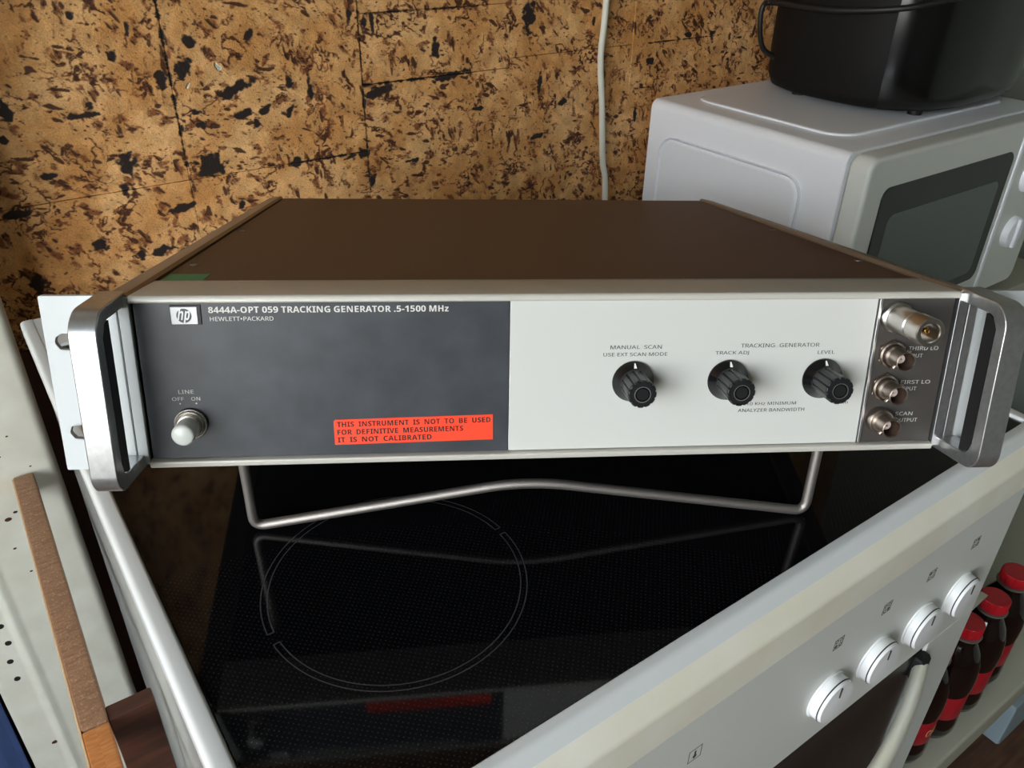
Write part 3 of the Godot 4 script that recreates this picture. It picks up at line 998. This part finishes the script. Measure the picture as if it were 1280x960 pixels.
		for s in [0.9, 0.9 + PI]:
			var d := Vector2.from_angle(s)
			st.set_smooth_group(0)
			var px := Transform3D(Basis(Vector3(-d.y, d.x, 0), Vector3(0, 0, 1), Vector3(d.x, d.y, 0)), b * Vector3(d.x * 0.0044, d.y * 0.0044, 0.0105))
			lathe(st, [Vector2(0.0010, 0), Vector2(0.0010, 0.0014), Vector2(0.0007, 0.0018), Vector2(0, 0.0018)], 14, px)
		var bn := obj("small_socket", st, M.nickel, I)
		st = sb()
		lathe(st, [Vector2(0.0023, 0.0058), Vector2(0.0023, 0.0098), Vector2(0.0019, 0.0101), Vector2(0.0007, 0.0101), Vector2(0.0006, 0.007), Vector2(0, 0.007)], 24, b)
		obj("insulator", st, M.ptfe, bn)
		st = sb()
		lathe(st, [Vector2(0.00425, 0.0144), Vector2(0.0042, 0.0062), Vector2(0.0024, 0.0061)], 30, b)
		obj("bore", st, M.bore, bn)
	# wire prop: hinged under the front, bar bent up in the middle
	st = sb()
	var wire := [Vector3(0.0275, -0.0005, -0.0545), Vector3(0.0275, -0.0790, -0.0740), Vector3(0.1940, -0.0470, -0.0612), Vector3(0.3742, -0.0750, -0.0638), Vector3(0.3742, -0.0005, -0.0545)]
	var path := PackedVector3Array()
	path.append(wire[0])
	for k in range(1, 4):
		var p: Vector3 = wire[k]
		var r := 0.0085 if k != 2 else 0.026
		var pa: Vector3 = p + (wire[k - 1] - p).normalized() * r
		var pb: Vector3 = p + (wire[k + 1] - p).normalized() * r
		for q in 13:
			var t := q / 12.0
			path.append(pa.lerp(p, t).lerp(p.lerp(pb, t), t))
	path.append(wire[4])
	tube(st, path, 0.0031, 12)
	obj("wire_stand", st, M.steel, I)

# ---------------------------------------------------------------- right background
func microwave() -> void:
	var x0 := 0.822
	var x1 := 1.286
	var yb := -0.178
	var yt := 0.0895
	var zb := -0.604
	var zf := -0.285
	var t := thing("microwave_oven", "white microwave oven behind the instrument with a grey door window", "microwave", Transform3D(Basis.IDENTITY, Vector3(x0, yb, zb)))
	var w := x1 - x0
	var h := yt - yb
	var d := zf - zb
	var st := sb()
	prism(st, fillet([Vector2(0, 0.012), Vector2(w, 0.012), Vector2(w, h), Vector2(0, h)], [0.004, 0.004, 0.012, 0.012], true, 7), 0.0, d, Transform3D.IDENTITY, 0.002)
	var shell := obj("casing", st, M.mw, t)
	# pressed panels: a raised field on the top, a frame on the side
	st = sb()
	var up := Transform3D(Basis(Vector3(1, 0, 0), Vector3(0, 0, -1), Vector3(0, 1, 0)), Vector3(0, h, 0))
	var n := 10
	prism(st, rect_poly(0.045, -d + 0.04, w - 0.03, -0.03, 0.035), -0.001, 0.0035, up, 0.003)
	obj("top_panel", st, M.mw, shell)
	st = sb()
	var lf := Transform3D(Basis(Vector3(0, 0, 1), Vector3(0, 1, 0), Vector3(-1, 0, 0)), Vector3(0, 0, 0))
	prism(st, rect_poly(0.03, 0.05, d - 0.05, h - 0.042, 0.025), -0.001, 0.007, lf, 0.0068)
	obj("side_panel", st, M.mw, shell)
	# front frame with door window and control strip
	st = sb()
	prism(st, fillet([Vector2(0, 0.01), Vector2(w, 0.01), Vector2(w, h), Vector2(0, h)], [0.008, 0.02, 0.016, 0.016], true, 7), d + 0.001, d + 0.032, Transform3D.IDENTITY, 0.006)
	var front := obj("door", st, M.mw_front, t)
	var wx0 := 0.868 - x0 - 0.016
	st = sb()
	prism(st, rect_poly(0.034, 0.046, 0.332, h - 0.038, 0.014), d + 0.030, d + 0.0335, Transform3D.IDENTITY, 0.001)
	var win := obj("door_window", st, M.mw_glass, front)
	st = sb()
	prism(st, rect_poly(0.058, 0.060, 0.312, h - 0.074, 0.012), d + 0.0330, d + 0.0340, Transform3D.IDENTITY, 0.0003)
	obj("window_mesh", st, M.mw_screen, win)
	st = sb()
	box(st, Vector3(0.343, 0.024, d + 0.028), Vector3(0.352, h - 0.02, d + 0.0345), 0.0025)
	obj("door_edge", st, M.mw, front)
	st = sb()
	lathe(st, [Vector2(0.024, 0), Vector2(0.0225, 0.014), Vector2(0.020, 0.017), Vector2(0, 0.018)], 36, Transform3D(Basis.IDENTITY, Vector3(0.398, 0.103, d + 0.024)))
	box(st, Vector3(0.394, 0.081, d + 0.038), Vector3(0.402, 0.125, d + 0.046), 0.002)
	obj("timer_knob", st, M.mw, front)
	st = sb()
	lathe(st, [Vector2(0.024, 0), Vector2(0.0225, 0.014), Vector2(0.020, 0.017), Vector2(0, 0.018)], 36, Transform3D(Basis.IDENTITY, Vector3(0.398, 0.185, d + 0.024)))
	box(st, Vector3(0.394, 0.163, d + 0.038), Vector3(0.402, 0.207, d + 0.046), 0.002)
	obj("power_knob", st, M.mw, front)
	for q in [[0.04, 0.04], [w - 0.04, 0.04], [0.04, d - 0.03], [w - 0.04, d - 0.03]]:
		st = sb()
		lathe(st, [Vector2(0.0, 0.0), Vector2(0.012, 0.0), Vector2(0.012, 0.013), Vector2(0, 0.013)], 16, Transform3D(Basis(Vector3(1, 0, 0), Vector3(0, 0, -1), Vector3(0, 1, 0)), Vector3(q[0], 0, q[1])))
		obj("foot", st, M.liner, t)

# outline of the fryer: a rounded rectangle, point and outward direction at parameter u in 0..1
func fryer_ring(u: float, hx: float, hz: float, e: float) -> Vector3:
	var a := TAU * u
	var c := cos(a)
	var s := sin(a)
	return Vector3(signf(c) * pow(absf(c), e) * hx, 0, signf(s) * pow(absf(s), e) * hz)

func fryer_shell(st: SurfaceTool, u0: float, u1: float, hx: float, hz: float, grow: float, lo: int, hi: int) -> void:
	# height, size of the outline
	var prof := [Vector2(0.014, 0.90), Vector2(0.018, 0.955), Vector2(0.030, 0.985), Vector2(0.07, 1.0), Vector2(0.14, 1.0), Vector2(0.20, 0.975), Vector2(0.25, 0.92), Vector2(0.285, 0.82), Vector2(0.300, 0.60), Vector2(0.305, 0.0)]
	var seg := 48
	for i in range(lo, hi):
		for k in seg:
			var p := []
			var nn := []
			for q in [[k, i], [k + 1, i], [k + 1, i + 1], [k, i + 1]]:
				var u: float = lerpf(u0, u1, float(q[0]) / seg)
				var f: Vector2 = prof[q[1]]
				var r := fryer_ring(u, hx + grow, hz + grow, 0.68)
				p.append(Vector3(r.x * f.y, f.x - 0.0075, r.z * f.y))
				var dr := fryer_ring(u + 0.002, hx, hz, 0.68) - fryer_ring(u - 0.002, hx, hz, 0.68)
				var out := Vector3(dr.z, 0, -dr.x).normalized()
				var j: int = q[1]
				var df: Vector2 = prof[mini(j + 1, prof.size() - 1)] - prof[maxi(j - 1, 0)]
				var nv := (out * df.x + Vector3.UP * (-df.y * (hx + hz) / 2)).normalized()
				nn.append(nv)
			quad(st, p[0], p[1], p[2], p[3], nn[0], nn[1], nn[2], nn[3])

func fryer() -> void:
	var t := thing("air_fryer", "black rounded kitchen fryer standing on top of the white microwave", "fryer", Transform3D(Basis(Vector3.UP, 0.06), Vector3(1.150, 0.0932, -0.452)))
	var hx := 0.182
	var hz := 0.142
	var st := sb()
	fryer_shell(st, 0.0, 1.0, hx, hz, 0.0, 0, 9)
	obj("body", st, M.black_matte, t)
	# glossy front: from the seam at the left front corner round to the right
	st = sb()
	fryer_shell(st, -0.02, 0.432, hx, hz, 0.0016, 1, 7)
	obj("front_panel", st, M.black_gloss, t)
	st = sb()
	var up := Transform3D(Basis(Vector3(1, 0, 0), Vector3(0, 0, -1), Vector3(0, 1, 0)), Vector3.ZERO)
	lathe(st, [Vector2(0.0, 0.004), Vector2(0.11, 0.004), Vector2(0.115, 0.012), Vector2(0.0, 0.012)], 36, up)
	obj("base", st, M.liner, t)
	for q in [[-0.135, -0.06], [-0.11, 0.10], [0.11, 0.10], [0.12, -0.06]]:
		st = sb()
		lathe(st, [Vector2(0.0, 0.0), Vector2(0.009, 0.0), Vector2(0.010, 0.012), Vector2(0.0, 0.012)], 16, up * Transform3D(Basis.IDENTITY, Vector3(q[0], -q[1], 0)))
		obj("foot", st, M.liner, t)
	st = sb()
	tube(st, smooth([Vector3(-0.155, 0.045, -0.09), Vector3(-0.178, 0.058, -0.10), Vector3(-0.191, 0.085, -0.102), Vector3(-0.193, 0.112, -0.102), Vector3(-0.184, 0.118, -0.094), Vector3(-0.194, 0.119, -0.04), Vector3(-0.195, 0.121, 0.02), Vector3(-0.172, 0.130, 0.09), Vector3(-0.11, 0.146, 0.134)], 8), 0.0036, 8)
	obj("power_cord", st, M.cord, t)

# ---------------------------------------------------------------- left side
func left_side() -> void:
	# painted post beside the stove
	var st := sb()
	var up := Transform3D(Basis(Vector3(1, 0, 0), Vector3(0, 0, -1), Vector3(0, 1, 0)), Vector3.ZERO)
	var prof := fillet([Vector2(-0.0065, 0.6150), Vector2(-0.0065, 0.56), Vector2(-0.086, 0.56), Vector2(-0.0945, 0.5568), Vector2(-0.101, 0.5635), Vector2(-0.133, 0.568), Vector2(-0.1365, 0.6150)], [0, 0.010, 0.013, 0.0045, 0.008, 0.004, 0], true, 6)
	prism(st, prof, FLOOR, 1.6, up, 0.0, 60.0)
	var post := obj("trim_1", st, M.post)
	struct(post, "cream painted wooden post with old screw holes left of the stove", "post")
	for q in [[-0.1068, -0.345], [-0.1066, -0.371], [-0.1118, -0.398], [-0.1124, -0.426]]:
		st = sb()
		lathe(st, [Vector2(0.0034, 0), Vector2(0.0032, 0.0009), Vector2(0, 0.0008)], 16, Transform3D(Basis(Vector3.UP, -0.14), Vector3(q[0], q[1], -0.5648 + (q[0] + 0.1068) * 0.14)))
		obj("screw_hole", st, M.seam, post)
	st = sb()
	for q in [[-0.056, -0.207, 0.0022], [-0.064, -0.213, 0.0034], [-0.068, -0.25, 0.0018], [-0.050, -0.31, 0.002], [-0.062, -0.285, 0.0016], [-0.104, -0.545, 0.004], [-0.040, -0.12, 0.0013], [-0.052, -0.14, 0.0016], [-0.030, -0.16, 0.0012]]:
		lathe(st, [Vector2(q[2] as float, 0), Vector2(q[2] * 0.7, 0.0004), Vector2(0, 0.0004)], 9, Transform3D(Basis.from_scale(Vector3(1, 0.7, 1)), Vector3(q[0], q[1], -0.56 if q[0] > -0.09 else -0.5638)))
	obj("paint_chip", st, M.brown_board, post)
	# wooden frame between the post and the stove: a rail ending at the post, carried by a brown front board
	var f := thing("wooden_stand", "worn wooden rail with dusty top running back beside the stove to the cream post", "wooden stand", Transform3D(Basis(Vector3.UP, -0.0145), Vector3(-0.0435, FLOOR, -0.22)))
	var yt := -FLOOR - 0.165
	st = sb()
	prism(st, rect_poly(-0.009, yt - 0.02, 0.009, yt, 0.0018), -0.3385, 0.0035, Transform3D.IDENTITY, 0.0025)
	obj("rail", st, M.stick, f)
	st = sb()
	prism(st, rect_poly(-0.009, yt - 0.02, 0.009, yt - 0.0004, 0.0018), 0.0035, 0.20, Transform3D.IDENTITY, 0.001)
	obj("lacquered_end", st, M.lacquer, f)
	st = sb()
	box(st, Vector3(-0.0102, yt - 0.0195, -0.335), Vector3(-0.0088, yt - 0.0006, 0.20), 0.0004)
	obj("pale_edge", st, M.pale_edge, f)
	st = sb()
	box(st, Vector3(0.009, 0, -0.012), Vector3(0.0405, yt - 0.002, 0.002), 0.001)
	obj("front_board", st, M.brown_board, f)
	# blue cloth hanging beyond the post
	st = sb()
	var nu := 40
	var nv := 24
	var rows := []
	for j in nv + 1:
		var row := []
		for i in nu + 1:
			var u := i / float(nu)
			var v := j / float(nv)
			var fold := sin(u * 19.0 + sin(v * 3.0) * 0.8) * 0.012 * (0.4 + v) + sin(u * 41.0 + v * 5.0) * 0.004
			row.append(Vector3(lerpf(-0.40, -0.139, u), lerpf(0.56, 0.0, v), fold))
		rows.append(row)
	for side in [0.0, -0.006]:
		for j in nv:
			for i in nu:
				var a: Vector3 = rows[j][i]
				var b: Vector3 = rows[j][i + 1]
				var c: Vector3 = rows[j + 1][i + 1]
				var d: Vector3 = rows[j + 1][i]
				var o := Vector3(0, 0, side)
				var nrm := (b - a).cross(d - a).normalized()
				if nrm.z < 0: nrm = -nrm
				quad(st, a + o, b + o, c + o, d + o, nrm, nrm, nrm, nrm)
	var cl := obj("denim_cloth", st, M.denim)
	cl.position = Vector3(0, FLOOR, -0.585)
	tag(cl, "dark blue cloth hanging in the lower left corner beyond the post", "cloth")

# ---------------------------------------------------------------- right side
func bottle(at: Vector3, turn: float, label: String, script: bool) -> void:
	var t := thing("cola_bottle", label, "bottle", Transform3D(Basis(Vector3.UP, turn), at), "cola bottles on the bench beside the stove")
	var up := Transform3D(Basis(Vector3(1, 0, 0), Vector3(0, 0, -1), Vector3(0, 1, 0)), Vector3.ZERO)
	var st := sb()
	lathe(st, [Vector2(0.0, 0.003), Vector2(0.018, 0.0), Vector2(0.0245, 0.003), Vector2(0.027, 0.012), Vector2(0.0272, 0.026), Vector2(0.0262, 0.036), Vector2(0.0262, 0.072), Vector2(0.0272, 0.080), Vector2(0.0272, 0.094), Vector2(0.0255, 0.110), Vector2(0.021, 0.126), Vector2(0.0155, 0.137), Vector2(0.0128, 0.144), Vector2(0.0128, 0.149), Vector2(0.0, 0.150)], 40, up, 60.0)
	obj("body", st, M.cola, t)
	st = sb()
	lathe(st, [Vector2(0.0135, 0.1465), Vector2(0.0165, 0.147), Vector2(0.0165, 0.1485), Vector2(0.0135, 0.149)], 32, up)
	obj("neck_ring", st, M.pet, t)
	st = sb()
	var poly := PackedVector2Array()
	for q in 96:
		poly.append(Vector2.from_angle(TAU * q / 96) * (0.0152 if q % 2 else 0.0148))
	prism(st, poly, 0.149, 0.164, up, 0.0014, 5.0)
	obj("cap", st, M.red_cap, t)
	st = sb()
	lathe(st, [Vector2(0.0263, 0.0365), Vector2(0.0266, 0.037), Vector2(0.0266, 0.0715), Vector2(0.0263, 0.072)], 40, up)
	var lb := obj("label_band", st, M.red_label, t)
	if script:
		var f := SystemFont.new()
		f.font_names = PackedStringArray(["Droid Serif"])
		var tm := TextMesh.new()
		tm.font = f
		tm.text = "Coca-Cola"
		tm.font_size = 48
		tm.pixel_size = 0.001
		tm.depth = 0.01
		var ar := tm.get_mesh_arrays()
		var vs: PackedVector3Array = ar[Mesh.ARRAY_VERTEX]
		var a := tm.get_aabb()
		var k := 0.044 / a.size.x
		for i in vs.size():
			var th := (vs[i].x - a.get_center().x) * k / 0.0268
			var r := 0.0267 + (0.0002 if vs[i].z > 0 else 0.0)
			vs[i] = Vector3(sin(th) * r, 0.0545 + (vs[i].y - a.get_center().y) * k * 1.5, cos(th) * r)
		ar[Mesh.ARRAY_VERTEX] = vs
		ar[Mesh.ARRAY_NORMAL] = null
		ar[Mesh.ARRAY_TANGENT] = null
		var am := ArrayMesh.new()
		am.add_surface_from_arrays(Mesh.PRIMITIVE_TRIANGLES, ar)
		var s2 := SurfaceTool.new()
		s2.create_from(am, 0)
		s2.generate_normals()
		var o := MeshInstance3D.new()
		o.mesh = s2.commit()
		hang("label_script", o, M.script, lb)

func right_side() -> void:
	# white flex running down the cork
	var st := sb()
	tube(st, smooth([Vector3(0.735, 0.9, -0.612), Vector3(0.737, 0.5, -0.612), Vector3(0.733, 0.22, -0.612), Vector3(0.730, 0.152, -0.612), Vector3(0.738, 0.09, -0.612), Vector3(0.747, 0.013, -0.612), Vector3(0.755, -0.045, -0.610), Vector3(0.762, -0.3, -0.6105), Vector3(0.76, -0.88, -0.6105)], 10), 0.0042, 10)
	tag(obj("electric_cable", st, M.white_cord), "white cable hanging down the cork wall left of the microwave", "cable")
	# low cabinet under the microwave
	var c := thing("low_cabinet", "dark low cabinet that carries the white microwave", "cabinet", Transform3D(Basis.IDENTITY, Vector3(0.79, FLOOR, -0.61)))
	st = sb()
	box(st, Vector3(0, 0.0, 0), Vector3(0.62, 0.70, 0.355), 0.003)
	obj("carcass", st, M.cabinet, c)
	st = sb()
	box(st, Vector3(-0.008, 0.70, 0), Vector3(0.628, 0.722, 0.365), 0.003)
	obj("top_board", st, M.bench, c)
	# bench beside the stove
	var b := thing("bench", "cream bench standing right of the stove with bottles on it", "bench", Transform3D(Basis.IDENTITY, Vector3(0.62, FLOOR, -0.2)))
	st = sb()
	box(st, Vector3(0.0, 0.402, 0), Vector3(0.75, 0.437, 0.28), 0.004)
	obj("seat_board", st, M.bench, b)
	for q in [[0.01, 0.23], [0.70, 0.23], [0.01, 0.01], [0.70, 0.01]]:
		st = sb()
		box(st, Vector3(q[0], 0, q[1]), Vector3(q[0] + 0.04, 0.403, q[1] + 0.04), 0.003)
		obj("leg", st, M.bench, b)
	var y := FLOOR + 0.437
	bottle(Vector3(0.660, y, 0.038), 0.5, "cola bottle right beside the stove, cap hidden by the stove, red label showing", true)
	bottle(Vector3(0.716, y, 0.040), 0.2, "front cola bottle with its red cap in view, second from the stove", false)
	bottle(Vector3(0.772, y, 0.038), 0.9, "cola bottle between two others, its red cap beside the grey tag", false)
	bottle(Vector3(0.829, y, 0.032), 0.4, "cola bottle farthest from the stove, red cap at the picture's right edge", false)
	st = sb()
	box(st, Vector3(-0.019, 0, -0.008), Vector3(0.019, 0.0006, 0.008), 0.0, Transform3D(Basis(Vector3.UP, 0.05), Vector3(0.7455, -0.2989, 0.0255)))
	tag(obj("paper_tag", st, M.paper), "small grey paper tag lying across two of the red bottle caps", "tag")
	st = sb()
	box(st, Vector3(1.17, FLOOR, -0.16), Vector3(1.40, FLOOR + 0.10, 0.03), 0.004)
	tag(obj("storage_box", st, M.pale_box), "pale blue box on the floor under the bench", "box")
